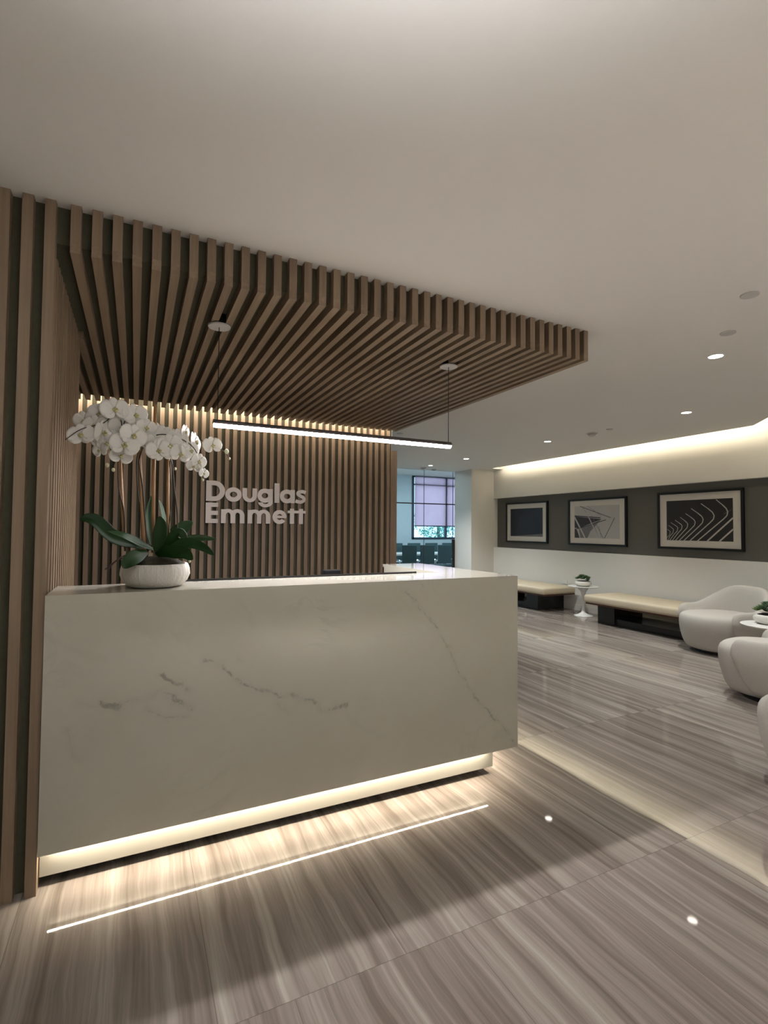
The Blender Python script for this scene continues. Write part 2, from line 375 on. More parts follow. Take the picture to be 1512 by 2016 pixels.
# cove strip of the right wall
obj_cove = thing('cove_light', 'long warm light strip hidden above the ceiling slot on the right', 'cove light', (6.5, 5.9, H+.03))
obj('strip', B((-.02, -2.4, 0), (.02, 2.5, .012)), M_LEDW, obj_cove)
light('cove_lamp', 'AREA', (6.53, 5.9, H+.06), 17, (1, .90, .70), (0, -PI*.62, 0), shape='RECTANGLE', size=.04, size_y=4.9)
light('cove_lamp_near', 'AREA', (6.2, 2.2, H+.06), 11, (1, .90, .70), (0, -PI*.62, 0), shape='RECTANGLE', size=.04, size_y=2.4)

# ------------------------------------------------------------------ reception desk
DX0, DX1, DY0, DZ0, DZ1 = WX+.003, 1.965, 2.278, .1485, 1.109
LY = 2.625; AX = 1.655; AY = 3.40
dk = thing('reception_desk', 'large white veined marble reception desk floating over a lit plinth', 'desk', (.8, 2.6, 0))
def D(name, a, b, mat, **k):
    return obj(name, B((a[0]-.8, a[1]-2.6, a[2]), (b[0]-.8, b[1]-2.6, b[2])), mat, dk, **k)
D('front_panel', (DX0, DY0, DZ0), (DX1, DY0+.02, DZ1), M_MARB)
bm = bmesh.new()
prism(bm, [(DX0-.8, DY0+.02-2.6), (DX1-.02-.8, DY0+.02-2.6), (DX1-.02-.8, AY-2.6), (AX-.8, AY-2.6), (AX-.8, LY-2.6), (DX0-.8, LY-2.6)], DZ1-.02, DZ1)
obj('countertop', bm, M_MARBP, dk)
D('side_panel', (DX1-.02, DY0+.02, DZ0), (DX1, AY, DZ1), M_MARBP)
D('inner_side_panel', (AX, LY, .74), (AX+.02, AY, DZ1-.02), M_MARBP)
D('end_panel', (AX, AY-.02, DZ0), (DX1-.02, AY, DZ1-.02), M_MARBP)
D('back_panel', (DX0, LY-.02, .74), (AX, LY, DZ1-.02), M_MARBP)
D('edge_trim', (.22, LY, DZ1-.02), (1.50, LY+.012, DZ1+.010), M_BLKFR)
D('work_surface', (DX0, LY, .72), (AX, 3.05, .74), M_MARBP)
D('underside', (DX0, DY0+.02, .166), (DX1-.02, LY, .18), M_WHTPL)
D('toe_kick', (DX0, 2.335, .0415), (1.834, 2.347, .166), M_KICK)
D('toe_kick', (1.822, 2.347, .0415), (1.834, AY-.1, .166), M_KICK)
D('plinth', (DX0, 2.50, 0), (1.66, 3.0, .18), M_BLACK)
D('light_strip', (DX0+.06, 2.312, .160), (1.80, 2.320, .166), M_LEDD)
D('light_strip', (1.846, 2.37, .154), (1.854, AY-.15, .166), M_LEDD)
light('desk_front_light', 'AREA', (.76, 2.316, .1555), 7, (1, .88, .72), (-.35, 0, 0), shape='RECTANGLE', size=2.05, size_y=.006)
light('desk_side_light', 'AREA', (1.87, 2.85, .150), 5, (1, .88, .72), (0, 0, 0), shape='RECTANGLE', size=.008, size_y=.85)

# little black device behind the ledge
dv = thing('desk_device', 'small black boxy device on a stand peeking over the desk ledge', 'device', (1.056, 2.86, .74))
obj('stand_base', lathe(bmesh.new(), [(.045, 0), (.045, .008), (.01, .014)], 24), M_PLAST, dv)
obj('stand_pole', tube(bmesh.new(), [(0, 0, .01), (0, 0, .345)], .007), M_CHROME, dv)
obj('housing', B((-.052, -.02, .345), (.052, .03, .385)), M_PLAST, dv, bevel=.006)
obj('clip', tube(bmesh.new(), [(-.025, -.022, .342), (-.015, -.028, .355), (.0, -.026, .348), (.035, -.026, .348)], .003), M_CHROME, dv)

# ------------------------------------------------------------------ pendant lamp
PY, PZ, PX0, PX1 = 2.765, 1.915, .352, 1.828
pn = thing('pendant_light', 'slim glowing tube pendant hung on two cables over the desk', 'pendant light', ((PX0+PX1)/2, PY, PZ))
hl = (PX1-PX0)/2
def half(bm, r, a0, a1, x0, x1, n=10, r2=None):
    pts = [(r*math.cos(a0+(a1-a0)*i/n), r*math.sin(a0+(a1-a0)*i/n)) for i in range(n+1)]
    L = [bm.verts.new((x0, y, z)) for y, z in pts]; R = [bm.verts.new((x1, y, z)) for y, z in pts]
    for i in range(n): bm.faces.new((L[i], L[i+1], R[i+1], R[i]))
    bm.faces.new((L[-1], L[0], R[0], R[-1])); bm.faces.new(L); bm.faces.new(R[::-1])
bm = bmesh.new(); half(bm, .0215, -.15, PI+.15, -hl, hl); obj('housing', bm, M_DKMET, pn)
bm = bmesh.new(); half(bm, .0205, PI+.15, 2*PI-.15, -hl+.004, hl-.004); o = obj('diffuser', bm, M_PEND, pn); o['label'] = 'glowing white diffuser'
for s, x in ((-1, .375-(PX0+PX1)/2), (1, 1.812-(PX0+PX1)/2)):
    obj('cable', tube(bmesh.new(), [(x, 0, .018), (x, 0, ZS-PZ-.008)], .0022, 6), M_BLKFR, pn)
    obj('ceiling_plate', lathe(bmesh.new(), [(.056, -.006), (.058, 0), (.056, .002)], 40, (x, 0, ZS-PZ-.008)), M_DISC, pn)
    obj('mounting_can', lathe(bmesh.new(), [(.046, 0), (.046, .07)], 32, (x, 0, ZS-PZ-.006)), M_BLKFR, pn)
light('pendant_glow', 'AREA', ((PX0+PX1)/2, PY, PZ-.024), 28, (.98, .96, 1), (0, 0, 0), shape='RECTANGLE', size=1.46, size_y=.03)

# ------------------------------------------------------------------ lettering
TY = YB-.045
let = thing('wall_lettering', 'two-line raised metal lettering on the slatted wall behind the desk', 'sign', (1.08, TY, 1.6))
def ring(bm, c, ro, ri, a0=0, a1=2*PI, n=40, sx=1., sxi=None):
    sxi = sx if sxi is None else sxi; q = []
    full = abs(a1-a0-2*PI) < 1e-6
    for i in range(n if full else n+1):
        a = a0+(a1-a0)*i/n
        q.append(((c[0]+sx*ro*math.cos(a), c[1]+ro*math.sin(a)), (c[0]+sxi*ri*math.cos(a), c[1]+ri*math.sin(a))))
    strip(bm, q, full)
LAY = [0]
def strip(bm, q, closed=False, T=.022):
    LAY[0] += 1; T += .0004*(LAY[0] % 6)
    V = [[bm.verts.new((p[0], y, p[1])) for p in pr for y in (-T-.004, -.004+.0003*(LAY[0] % 6))] for pr in q]; n = len(V)
    for i in range(n if closed else n-1):
        a, b = V[i], V[(i+1) % n]
        for u, v in ((0, 2), (2, 3), (3, 1), (1, 0)): bm.faces.new((a[u], a[v], b[v], b[u]))
    if not closed:
        bm.faces.new((V[0][0], V[0][1], V[0][3], V[0][2])); bm.faces.new((V[-1][0], V[-1][1], V[-1][3], V[-1][2]))
def rect(bm, x0, z0, x1, z1): strip(bm, [((x0, z1), (x0, z0)), ((x1, z1), (x1, z0))])
def stroke(bm, pts, w):
    pts = [Vector((a, b)) for a, b in pts]; q = []
    for i, p in enumerate(pts):
        d = (pts[min(i+1, len(pts)-1)]-pts[max(i-1, 0)]).normalized(); n = Vector((-d.y, d.x))*w/2; q.append((tuple(p+n), tuple(p-n)))
    strip(bm, q)
def letter(ch, x, z, w, cap=.194):
    """x = left edge, z = baseline, w = width"""
    bm = bmesh.new(); xh = cap*.70; st = cap*.225; r = xh/2*1.03; cx = x+w/2; s = w/2/r
    def bowl(c): ring(bm, (c, z+xh/2), r, r-st*.98, sx=s, sxi=(w/2-st)/(r-st*.98))
    if ch == 'D':
        h = cap/2; q = []
        st2 = st*1.1
        for i in range(25):
            a = PI/2-PI*i/24; q.append(((x+w-h*1.0+h*math.cos(a), z+h+h*math.sin(a)), (x+w-h+(h-st2)*math.cos(a), z+h+(h-st2*.92)*math.sin(a))))
        strip(bm, q); rect(bm, x, z, x+st2, z+cap); rect(bm, x+st2, z+cap-st2*.92, x+w-h, z+cap); rect(bm, x+st2, z, x+w-h, z+st2*.92)
    elif ch == 'o': bowl(cx)
    elif ch == 'u':
        rr = w/2; h = rr*.95
        rect(bm, x, z+h, x+st, z+xh); rect(bm, x+w-st, z+h, x+w, z+xh)
        ring(bm, (cx, z+h), h+.003, h-st*.75, PI, 2*PI, 20, rr/(h+.003), (rr-st)/(h-st*.75))
    elif ch in 'ga':
        bowl(x+w/2-.003); rect(bm, x+w-st, z+(0 if ch == 'a' else -.012), x+w, z+xh)
        if ch == 'g': # hook
            R = w/2-.002; c = (x+w-R, z-.012); 
            c = (c[0], z+.004); ring(bm, c, .052, .020, -PI*.96, 0, 24, R/.052, (R-st)/.020)
    elif ch == 'l': rect(bm, x, z, x+w, z+cap*1.01)
    elif ch == 's':
        pts = smooth_path([(x+w*.95, 0, z+xh*.83), (x+w*.66, 0, z+xh*.90), (x+w*.30, 0, z+xh*.84), (x+w*.24, 0, z+xh*.68), (x+w*.46, 0, z+xh*.56), (x+w*.72, 0, z+xh*.44), (x+w*.78, 0, z+xh*.26), (x+w*.52, 0, z+xh*.11), (x+w*.20, 0, z+xh*.13), (x+w*.0, 0, z+xh*.20)], 6)
        stroke(bm, [(p.x, p.z) for p in pts], st*.80)
    elif ch == 'E':
        s2 = st*.92; rect(bm, x, z, x+st*1.1, z+cap)
        for zz in (0, (cap-s2)/2, cap-s2): rect(bm, x+st*1.1, z+zz, x+w, z+zz+s2)
    elif ch == 'm':
        rect(bm, x, z, x+st, z+xh*.98); a = (w+st)/2-.0; rr = (w-st)/4+st/2
        for i in (0, 1):
            x0 = x+i*(w-st)/2; c = (x0+rr, z+xh-rr*.95)
            ring(bm, c, rr*.98, rr*.98-st*.78, 0, PI, 18, rr/(rr*.98), (rr-st)/(rr*.98-st*.78)); rect(bm, x0+2*rr-st, z, x0+2*rr, c[1])
    elif ch == 'e':
        ring(bm, (cx, z+xh/2), r, r-st*.9, .0, 2*PI-.62, 36, s, (w/2-st)/(r-st*.9)); rect(bm, x+st*.6, z+xh*.42, x+w*.985, z+xh*.60)
    elif ch == 't':
        rect(bm, x+w*.24, z, x+w*.24+st, z+cap*.80); rect(bm, x, z+xh-st*.62, x+w, z+xh)
    o = obj('letter', bm, M_LETTER, let, bevel=0); o.location = (-1.08, 0, -1.6); return o
def tx(c): return at(380+c*.26455, 985, y=TY-.02).x
z1 = 1.623; z2 = 1.413
for ch, a, b in (('D', 97, 236), ('o', 238, 361), ('u', 367, 475), ('g', 480, 592), ('l', 606, 641), ('a', 646, 756), ('s', 762, 841)):
    letter(ch, tx(a), z1, tx(b)-tx(a))
for ch, a, b in (('E', 95, 187), ('m', 210, 384), ('m', 408, 576), ('e', 592, 697), ('t', 706, 772), ('t', 772, 838)):
    letter(ch, tx(a), z2, tx(b)-tx(a))

# ------------------------------------------------------------------ framed pictures in the niche
def m_print1():
    t = NT('dark_blue_print'); sx = t.n('SeparateXYZ'); t.l(t.obj(), sx.inputs[0])
    k = t.math('ADD', t.math('MULTIPLY', sx.outputs[1], 1.0), t.math('MULTIPLY', sx.outputs[2], 1.6))
    st = t.math('FRACT', t.math('MULTIPLY', k, 38.)); nz = t.noise(t.obj(), 1.6, 3)
    fa = t.ramp(nz, [(.38, (.004, .006, .012)), (.62, (.018, .024, .040))])
    t.l(t.mix(t.math('MULTIPLY', t.math('LESS_THAN', st, .35), .28), fa, (.05, .05, .06)), t.b.inputs['Base Color']); t.b.inputs['Roughness'].default_value = .5; return t.m
M_PR1 = m_print1()
M_PR2 = simple('pale_print', (.44, .42, .40), .6, var=.12, nscale=3)
M_INK = simple('print_ink_dark', (.035, .032, .035), .6, var=.3, nscale=12)
M_INK2 = simple('print_ink_mid', (.16, .15, .155), .6, var=.3, nscale=10)
M_PR3 = simple('charcoal_print', (.020, .017, .016), .5, var=.3, nscale=5)
M_RIB = simple('print_white_ribs', (.50, .46, .40), .6, var=.15)
def picture(y0, y1, z0, z1, label, prt, art, px, pw):
    cy = (y0+y1)/2; w, h = abs(y1-y0), z1-z0
    t = thing('framed_picture', label, 'picture', (6.95, cy, z0), group='framed prints in the grey niche')
    bm = bmesh.new(); e = .032
    for a, b in (((-w/2, 0), (w/2, e)), ((-w/2, h-e), (w/2, h)), ((-w/2, e), (-w/2+e, h-e)), ((w/2-e, e), (w/2, h-e))): box(bm, (-.035, a[0], a[1]), (0, b[0], b[1]))
    obj('frame', bm, M_BLKFR, t); obj('mat', B((-.016, -w/2+e, e), (-.004, w/2-e, h-e)), M_MAT, t)
    # print: local horizontal s runs left to right as seen (towards -y)
    mx, mz = px; m = bmesh.new()
    S0, S1, Z0, Z1 = -w/2+mx, w/2-mx, mz, h-mz
    if pw: S1 = S0+pw*(S1-S0)
    def pt(s, v, d): return (-.0175-d, -(S0+(S1-S0)*s), Z0+(Z1-Z0)*v)
    def poly(ps, mi, d):
        f = m.faces.new([m.verts.new(pt(s, v, d)) for s, v in ps]); f.material_index = mi
        g2 = m.faces.new([m.verts.new(pt(s, v, d-.0006)) for s, v in ps][::-1]); g2.material_index = mi
    def line(ps, wd, mi, d):
        for (a, b), (c, e2) in zip(ps, ps[1:]):
            A = Vector((a*1.55, b)); Bv = Vector((c*1.55, e2)); n = (Bv-A).normalized(); n = Vector((-n.y, n.x))*wd/2
            poly([((q.x)/1.55, q.y) for q in (A+n, Bv+n, Bv-n, A-n)], mi, d)
    box(m, (-.0175, -S1, Z0), (-.016, -S0, Z1)); art(poly, line)
    obj('print', m, prt, t); return t
def clipseg(a, b):
    (x0, y0), (x1, y1) = a, b; t0, t1 = 0., 1.; dx, dy = x1-x0, y1-y0
    for p, q in ((-dx, x0), (dx, 1-x0), (-dy, y0), (dy, 1-y0)):
        if abs(p) < 1e-9:
            if q < 0: return None
            continue
        r = q/p
        if p < 0: t0 = max(t0, r)
        else: t1 = min(t1, r)
    if t0 >= t1: return None
    return (x0+dx*t0, y0+dy*t0), (x0+dx*t1, y0+dy*t1)
def art1(poly, line):
    poly([(0, 0), (1, 0), (1, .10)], 1, .0005)
def art2(poly, line):
    poly([(0, .68), (.02, .68), (.62, .58), (.10, .30), (0, .32)], 1, .0004)
    poly([(.10, .30), (.40, .44), (.62, .58), (.38, .22), (.30, 0), (.14, 0)], 2, .0005)
    poly([(0, 0), (.12, 0), (.06, .24), (0, .3)], 1, .0006)
    for a, b, w, mi in (((.13, 1), (.82, .62), .016, 1), ((0, .70), (.60, .62), .03, 1), ((0, .26), (.72, .56), .02, 1), ((.0, .66), (.25, 0), .05, 0), ((.28, .8), (.56, 0), .03, 0), ((.2, .95), (.42, .5), .010, 2), ((.40, .7), (.66, 0), .015, 2), ((.45, .4), (.56, 0), .012, 2), ((.68, 0), (.90, .62), .015, 1), ((.3, 1), (.62, .68), .010, 2), ((.56, .36), (.62, 0), .01, 2)):
        s = clipseg(a, b)
        if s: line(s, w, mi, .0009)
def art3(poly, line):
    tops = [(.77, .98, .93, .66), (.55, .90, .74, .58), (.40, .79, .58, .50), (.31, .67, .46, .44), (.225, .58, .345, .38), (.14, .51, .255, .34), (.07, .45, .185, .295), (.03, .38, .115, .25), (.01, .28, .06, .20)]
    bots = [.49, .375, .28, .205, .145, .095, .05, .02, .0]
    for i, ((a, b, c, d), e) in enumerate(zip(tops, bots)):
        w = .025-.0018*i
        if i < 6: poly([(c+.005, d+.02), (min(.99, c+.10), d+.09), (max(c-.08, .01), d-.02-.02), (c-.02, d)], 1, .0003)
        pts = [(a, b), (a+(c-a)*.55, b-(b-d)*.40), (a+(c-a)*.88, b-(b-d)*.68), (c+.0, d+.02), (c-.012, d-.06), (c-.06, d-.14), (e, 0.)]
        for s0, s1 in zip(pts, pts[1:]):
            s = clipseg(s0, s1)
            if s: line(s, w*(.75 if s0 == pts[0] else 1), 2, .0009)
    for a, b in (((1, .545), (.635, 0)), ((1, .285), (.81, 0))): line([a, b], .034, 2, .0009)
picture(8.383, 7.196, 1.118, 1.922, 'framed dark blue-black abstract print, farthest from the armchairs', [M_PR1, M_INK2, M_INK2], art1, (.135, .125), None)
picture(6.686, 5.490, 1.116, 1.914, 'framed pale print of crossing dark girders, hung between two darker prints', [M_PR2, M_INK, M_INK2], art2, (.135, .125), None)
picture(4.963, 3.779, 1.114, 1.930, 'framed black print of repeating curved white ribs, above the armchair', [M_PR3, M_INK2, M_RIB], art3, (.135, .125), None)

ou = obj('wall_outlet', B((XW-.012, 6.64, .42), (XW, 6.74, .50)), M_WHTPL, bevel=.003); tag(ou, 'small white wall outlet plate behind the planter table', 'outlet')

# ------------------------------------------------------------------ benches
def bench(y0, y1, label, lq):
    t = thing('bench', label, 'bench', (6.40, (y0+y1)/2, 0), group='upholstered benches along the wall'); L = (y1-y0)/2
    bm = B((-.36, -L, .302), (.36, L, .415)); obj('cushion', bm, M_CUSH, t, smooth=True, bevel=.035, seg=4)
    obj('seat_board', B((-.33, -L+.02, .278), (.35, L-.02, .302)), M_WALNUT, t)
    for a, b in lq: obj('leg', B((-.18, a-(y0+y1)/2, .0), (.42, b-(y0+y1)/2, .278)), M_BLACK, t)
    obj('stretcher_box', B((-.15, lq[0][1]-(y0+y1)/2, .0), (.34, lq[1][0]-(y0+y1)/2, .095)), M_BLACK, t)
    return t
b1 = bench(4.06, 5.55, 'beige leather bench between the planter table and the armchair', ((4.08, 4.16), (5.15, 5.44)))
b0 = bench(6.36, 8.1, 'beige leather bench farthest back, partly hidden behind the desk', ((6.70, 6.98), (7.7, 7.95)))

# ------------------------------------------------------------------ tulip tables and bowls
def tulip(loc, r, hgt, label):
    t = thing('side_table', label, 'side table', loc, group='small white pedestal tables')
    obj('tabletop', lathe(bmesh.new(), [(r*.93, -.016), (r*.985, -.008), (r, -.002), (r*.995, 0)], 64, (0, 0, hgt)), M_WHTPL, t, smooth=False)
    prof = [(.145, 0), (.145, .006), (.12, .014), (.07, .030), (.035, .055), (.021, .10), (.018, .17), (.019, .24), (.026, .32), (.045, .39), (.085, .44), (.12, hgt-.018)]
    obj('pedestal', lathe(bmesh.new(), prof, 48), M_WHTPL, t, smooth=True); return t
tulip((6.50, 5.97, 0), .235, .475, 'white pedestal side table between the two benches')
tulip((5.52, 2.77, 0), .26, .475, 'white pedestal side table among the armchairs')
M_SUCC = simple('succulent_leaf', (.030, .072, .022), .5, var=.5, nscale=40)
M_SUCC2 = simple('succulent_leaf_pale', (.10, .17, .045), .5, var=.4, nscale=40)
M_CER = simple('white_ceramic', (.66, .64, .58), .45, var=.03)
M_SOIL = simple('dark_soil', (.012, .009, .006), .95, var=.5, nscale=80, bump=.5)
def leafblob(bm, c, d, L, w, mi=0):
    d = Vector(d).normalized(); s = d.cross(Vector((0, 0, 1)));  s = s.normalized() if s.length > .05 else Vector((1, 0, 0)); n = s.cross(d)
    c = Vector(c); pr = [(0, .3), (.35, 1), (.7, .9), (1, .12)]; rings = []
    for t, k in pr:
        p = c+d*L*t+n*(L*.18*t*t); rings.append([bm.verts.new(p+s*w*k*math.cos(a)+n*w*.4*k*math.sin(a)) for a in (0, PI/3, 2*PI/3, PI, 4*PI/3, 5*PI/3)])
    for a, b in zip(rings, rings[1:]):
        for i in range(6): bm.faces.new((a[i], a[(i+1) % 6], b[(i+1) % 6], b[i])).material_index = mi
    bm.faces.new(rings[0][::-1]).material_index = mi; bm.faces.new(rings[-1]).material_index = mi
def succulents(loc, label, sc, seed):
    rnd = random.Random(seed); t = thing('potted_succulents', label, 'potted plant', loc, group='bowls of succulents on pedestal tables')
    prof = [(.07, 0), (.10, .008), (.122, .03), (.125, .05), (.115, .075), (.108, .08), (.10, .074)]
    obj('bowl', lathe(bmesh.new(), [(a*sc, b*sc) for a, b in prof], 48), M_CER, t, smooth=True)
    obj('soil', lathe(bmesh.new(), [(.104*sc, .070*sc), (.09*sc, .078*sc), (.02*sc, .085*sc)], 24), M_SOIL, t)
    for i in range(17):
        a = i*2.4; r = (.01+.092*math.sqrt(i/17))*sc; c = Vector((r*math.cos(a), r*math.sin(a), (.086+.060*(1-i/17)+rnd.random()*.018)*sc))
        bm = bmesh.new()
        for q in range(16):
            b = q*2.4; e = .25+1.1*q/16
            leafblob(bm, c, (math.cos(b)*math.cos(e), math.sin(b)*math.cos(e), math.sin(e)), (.050-.0014*q)*sc, .011*sc)
        obj('rosette', bm, M_SUCC2 if i % 4 == 2 else M_SUCC, t, smooth=True)
    return t
succulents((6.50, 5.97, .475), 'low white bowl of dark green succulents on the table between the benches', 1.02, 3)
succulents((5.57, 2.81, .475), 'low white bowl of green succulents on the table among the armchairs', 1.15, 5)

# ------------------------------------------------------------------ armchairs
def se(a, rx, ry, n=2.5):
    c, s = math.cos(a), math.sin(a); k = (abs(c)**n+abs(s)**n)**(-1/n); return rx*c*k, ry*s*k
def armchair(loc, rz, label):
    # local +x is the open front, back at -x
    t = thing('armchair', label, 'armchair', loc, rz, group='grey barrel armchairs')
    bm = bmesh.new(); N = 32; rings = []
    for s, z, dx in ((.70, .035, .01), (.82, .045, .01), (.90, .12, .01), (.955, .24, .015), (.965, .33, .02), (.95, .385, .02), (.91, .420, .015), (.80, .434, .01), (.5, .440, 0)):
        rings.append([bm.verts.new((se(2*PI*i/N, .42*s, .385*s)[0]+dx, se(2*PI*i/N, .42*s, .385*s)[1], z)) for i in range(N)])
    for a, b in zip(rings, rings[1:]):
        for i in range(N): bm.faces.new((a[i], a[(i+1) % N], b[(i+1) % N], b[i]))
    bm.faces.new(rings[0][::-1]); bm.faces.new(rings[-1]); obj('seat', bm, M_FAB, t, smooth=True, sub=1)
    bm = bmesh.new(); K = 36; TH = math.radians(124); cols = []
    for i in range(K+1):
        u = -1+2*i/K; a = PI+u*TH; q = abs(u)*124
        f = min(1, max(0, (q-18)/74)); f = f*f*(3-2*f); h = .745-.235*f
        e = min(1, max(0, (124-q)/9)); e = math.sqrt(max(0, 1-(1-e)**2))       # rounded arm ends
        hb = .06+(1-e)*.12; h = h-(1-e)*.075
        prof = [(.86, hb), (.97, hb+.10), (1.05, hb+.24), (1.075, (h+hb)*.62), (1.06, h-.07), (1.0, h-.015), (.93, h), (.86, h-.02), (.80, h-.09), (.76, .44), (.74, .30), (.76, hb+.02)]
        tk = .55+.45*e
        col = []
        for s, z in prof:
            s2 = .93+(s-.93)*tk if e < 1 else s
            lag = max(0, 1-z/.46)**1.6*.34*min(1, abs(u)**3)*(1 if u > 0 else -1); x, y = se(a-lag, .43*s2, .42*s2); col.append(bm.verts.new((x, y, z)))
        cols.append(col)
    n = len(cols[0])
    for a, b in zip(cols, cols[1:]):
        for j in range(n): bm.faces.new((a[j], a[(j+1) % n], b[(j+1) % n], b[j]))
    bm.faces.new(cols[0]); bm.faces.new(cols[-1][::-1]); obj('backrest_shell', bm, M_FAB, t, smooth=True, sub=1)
    obj('swivel_base', lathe(bmesh.new(), [(.27, 0), (.27, .04)], 40), M_BLACK, t); return t
def face(dx, dy): return math.atan2(dy, dx)
ac = armchair((6.06, 3.56, 0), face(-.97, .25), 'grey barrel armchair facing left in front of the bench, below the ribbed print')
dup(ac, (4.80, 2.36, 0), face(-.2, .98), 'grey barrel armchair turned away, in front of the pedestal table')
dup(ac, (3.42, 1.325, 0), face(.14, .99), 'grey barrel armchair nearest the viewer, cut by the right picture edge')

# ------------------------------------------------------------------ ceiling fixtures
def downlight(x, y, r, label, pw, z=H):
    t = thing('downlight', label, 'downlight', (x, y, z), group='recessed round downlights')
    bm = bmesh.new(); n = 32
    vo = [[bm.verts.new((k*math.cos(2*PI*i/n), k*math.sin(2*PI*i/n), zz)) for i in range(n)] for k, zz in ((r+.012, 0), (r+.012, -.004), (r, -.004), (r, 0))]
    for a, b in zip(vo, vo[1:]+vo[:1]):
        for i in range(n): bm.faces.new((a[i], a[(i+1) % n], b[(i+1) % n], b[i]))
    obj('trim_ring', bm, M_CEIL, t); obj('lens', lathe(bmesh.new(), [(r, -.003), (r, -.0005)], 32), M_DLENS, t)
    if pw: light('downlight_beam', 'SPOT', (x, y, z-.02), pw, NEUT, (0, 0, 0), spot_size=1.9, spot_blend=.9, shadow_soft_size=.045)
for x, y, r, l, pw in ((3.726, 2.205, .046, 'bright round downlight nearest the viewer, right of the canopy corner', 70), (5.233, 3.409, .046, 'round downlight above the armchair facing left', 130), (5.24, 5.44, .046, 'round downlight left of the smoke detector', 130), (5.27, 7.459, .046, 'small distant downlight near the end of the wall slot', 130), (5.22, 8.60, .040, 'tiny farthest downlight just before the glass partition', 130)): downlight(x, y, r, l, pw)
for x, y in ((4.4, -1.2), (5.3, .8)):   # the rest of the grid, behind the photographer
    light('downlight_beam', 'SPOT', (x, y, H-.02), 62, NEUT, (0, 0, 0), spot_size=1.9, spot_blend=.9, shadow_soft_size=.045)
def disc(x, y, r, name, label, cat, z=H):
    tag(obj(name, lathe(bmesh.new(), [(r*.96, -.007), (r, -.005), (r, -.0005)], 36), M_DISC, loc=(x, y, z)), label, cat)
disc(2.912, 1.543, .044, 'ceiling_cover', 'flat round white ceiling cover nearest the right picture edge', 'ceiling cover')
disc(3.353, 1.907, .044, 'ceiling_cover', 'flat round white ceiling cover just above the brightest downlight', 'ceiling cover')
disc(5.275, 4.417, .040, 'ceiling_cover', 'small flat white disc beside the smoke detector', 'ceiling cover')
disc(3.105, 5.898, .045, 'ceiling_cover', 'small round cover just past the far corner of the canopy', 'ceiling cover')
def detector(x, y, label, s=1., z=H):
    t = thing('smoke_detector', label, 'smoke detector', (x, y, z))
    obj('base_plate', lathe(bmesh.new(), [(.062*s, -.012), (.070*s, -.008), (.070*s, -.0005)], 40), M_DISC, t)
    obj('dome', lathe(bmesh.new(), [(.018*s, -.042*s), (.034*s, -.038*s), (.045*s, -.026*s), (.052*s, -.012)], 32), M_DISC, t, smooth=True); return t
detector(5.30, 4.71, 'white round smoke detector with a low dome on the ceiling')
detector(5.29, 9.0, 'small domed detector left of the farthest downlight', .9)
detector(5.62, 9.12, 'small domed detector right at the glass partition', .8)

# ------------------------------------------------------------------ meeting room furniture
tb = thing('meeting_table', 'long pale meeting table behind the glass, between rows of chairs', 'table', (7.0, 11.45, 0))
obj('tabletop', B((-2.6, -.42, .715), (2.6, .42, .76)), M_WHTPL, tb, bevel=.004)
for x in (-1.6, 1.6): obj('pedestal', B((x-.2, -.16, 0), (x+.2, .16, .71)), M_DKFRAME, tb)
def meeting_chair(loc, rz, label):
    # local +y is the front; backrest at -y
    t = thing('meeting_chair', label, 'chair', loc, rz, group='dark mesh meeting chairs')
    bm = bmesh.new(); box(bm, (-.20, -.245, .52), (.20, -.22, .985)); obj('backrest', bm, M_CHAIRG, t, bevel=.01)
    obj('seat', B((-.23, -.22, .43), (.23, .22, .47)), M_CHAIRG, t, bevel=.015)
    for s in (-1, 1):
        bm = bmesh.new(); tube(bm, [(s*.225, -.20, .45), (s*.236, -.18, .62), (s*.236, .12, .64), (s*.225, .16, .45)], .011, 8); obj('armrest', bm, M_CHROME, t, smooth=True)
    obj('column', tube(bmesh.new(), [(0, 0, .06), (0, 0, .43)], .028, 12), M_CHROME, t, smooth=True)
    bm = bmesh.new()
    for i in range(5):
        a = i*2*PI/5; tube(bm, [(0, 0, .08), (.26*math.cos(a), .26*math.sin(a), .05)], [.022, .014], 8)
    obj('star_base', bm, M_CHROME, t, smooth=True)
    for i in range(5):
        a = i*2*PI/5; bm = bmesh.new(); x, y = .26*math.cos(a), .26*math.sin(a); tube(bm, [(x-.012, y, .027), (x+.012, y, .027)], .026, 12); obj('caster', bm, M_PLAST, t)
    return t
NM = ['leftmost', 'second from left', 'third from left', 'rightmost']
mc = meeting_chair((5.93, 10.95, 0), 0, 'leftmost dark mesh chair in the front row behind the glass')
for i, x in enumerate((6.43, 6.93, 7.43)): dup(mc, (x, 10.95, 0), 0, NM[i+1]+' dark mesh chair in the front row behind the glass')
for i, x in enumerate((6.36, 6.92, 7.48, 8.04)): dup(mc, (x, 12.02, 0), PI, NM[i]+' dark mesh chair in the back row, across the meeting table')

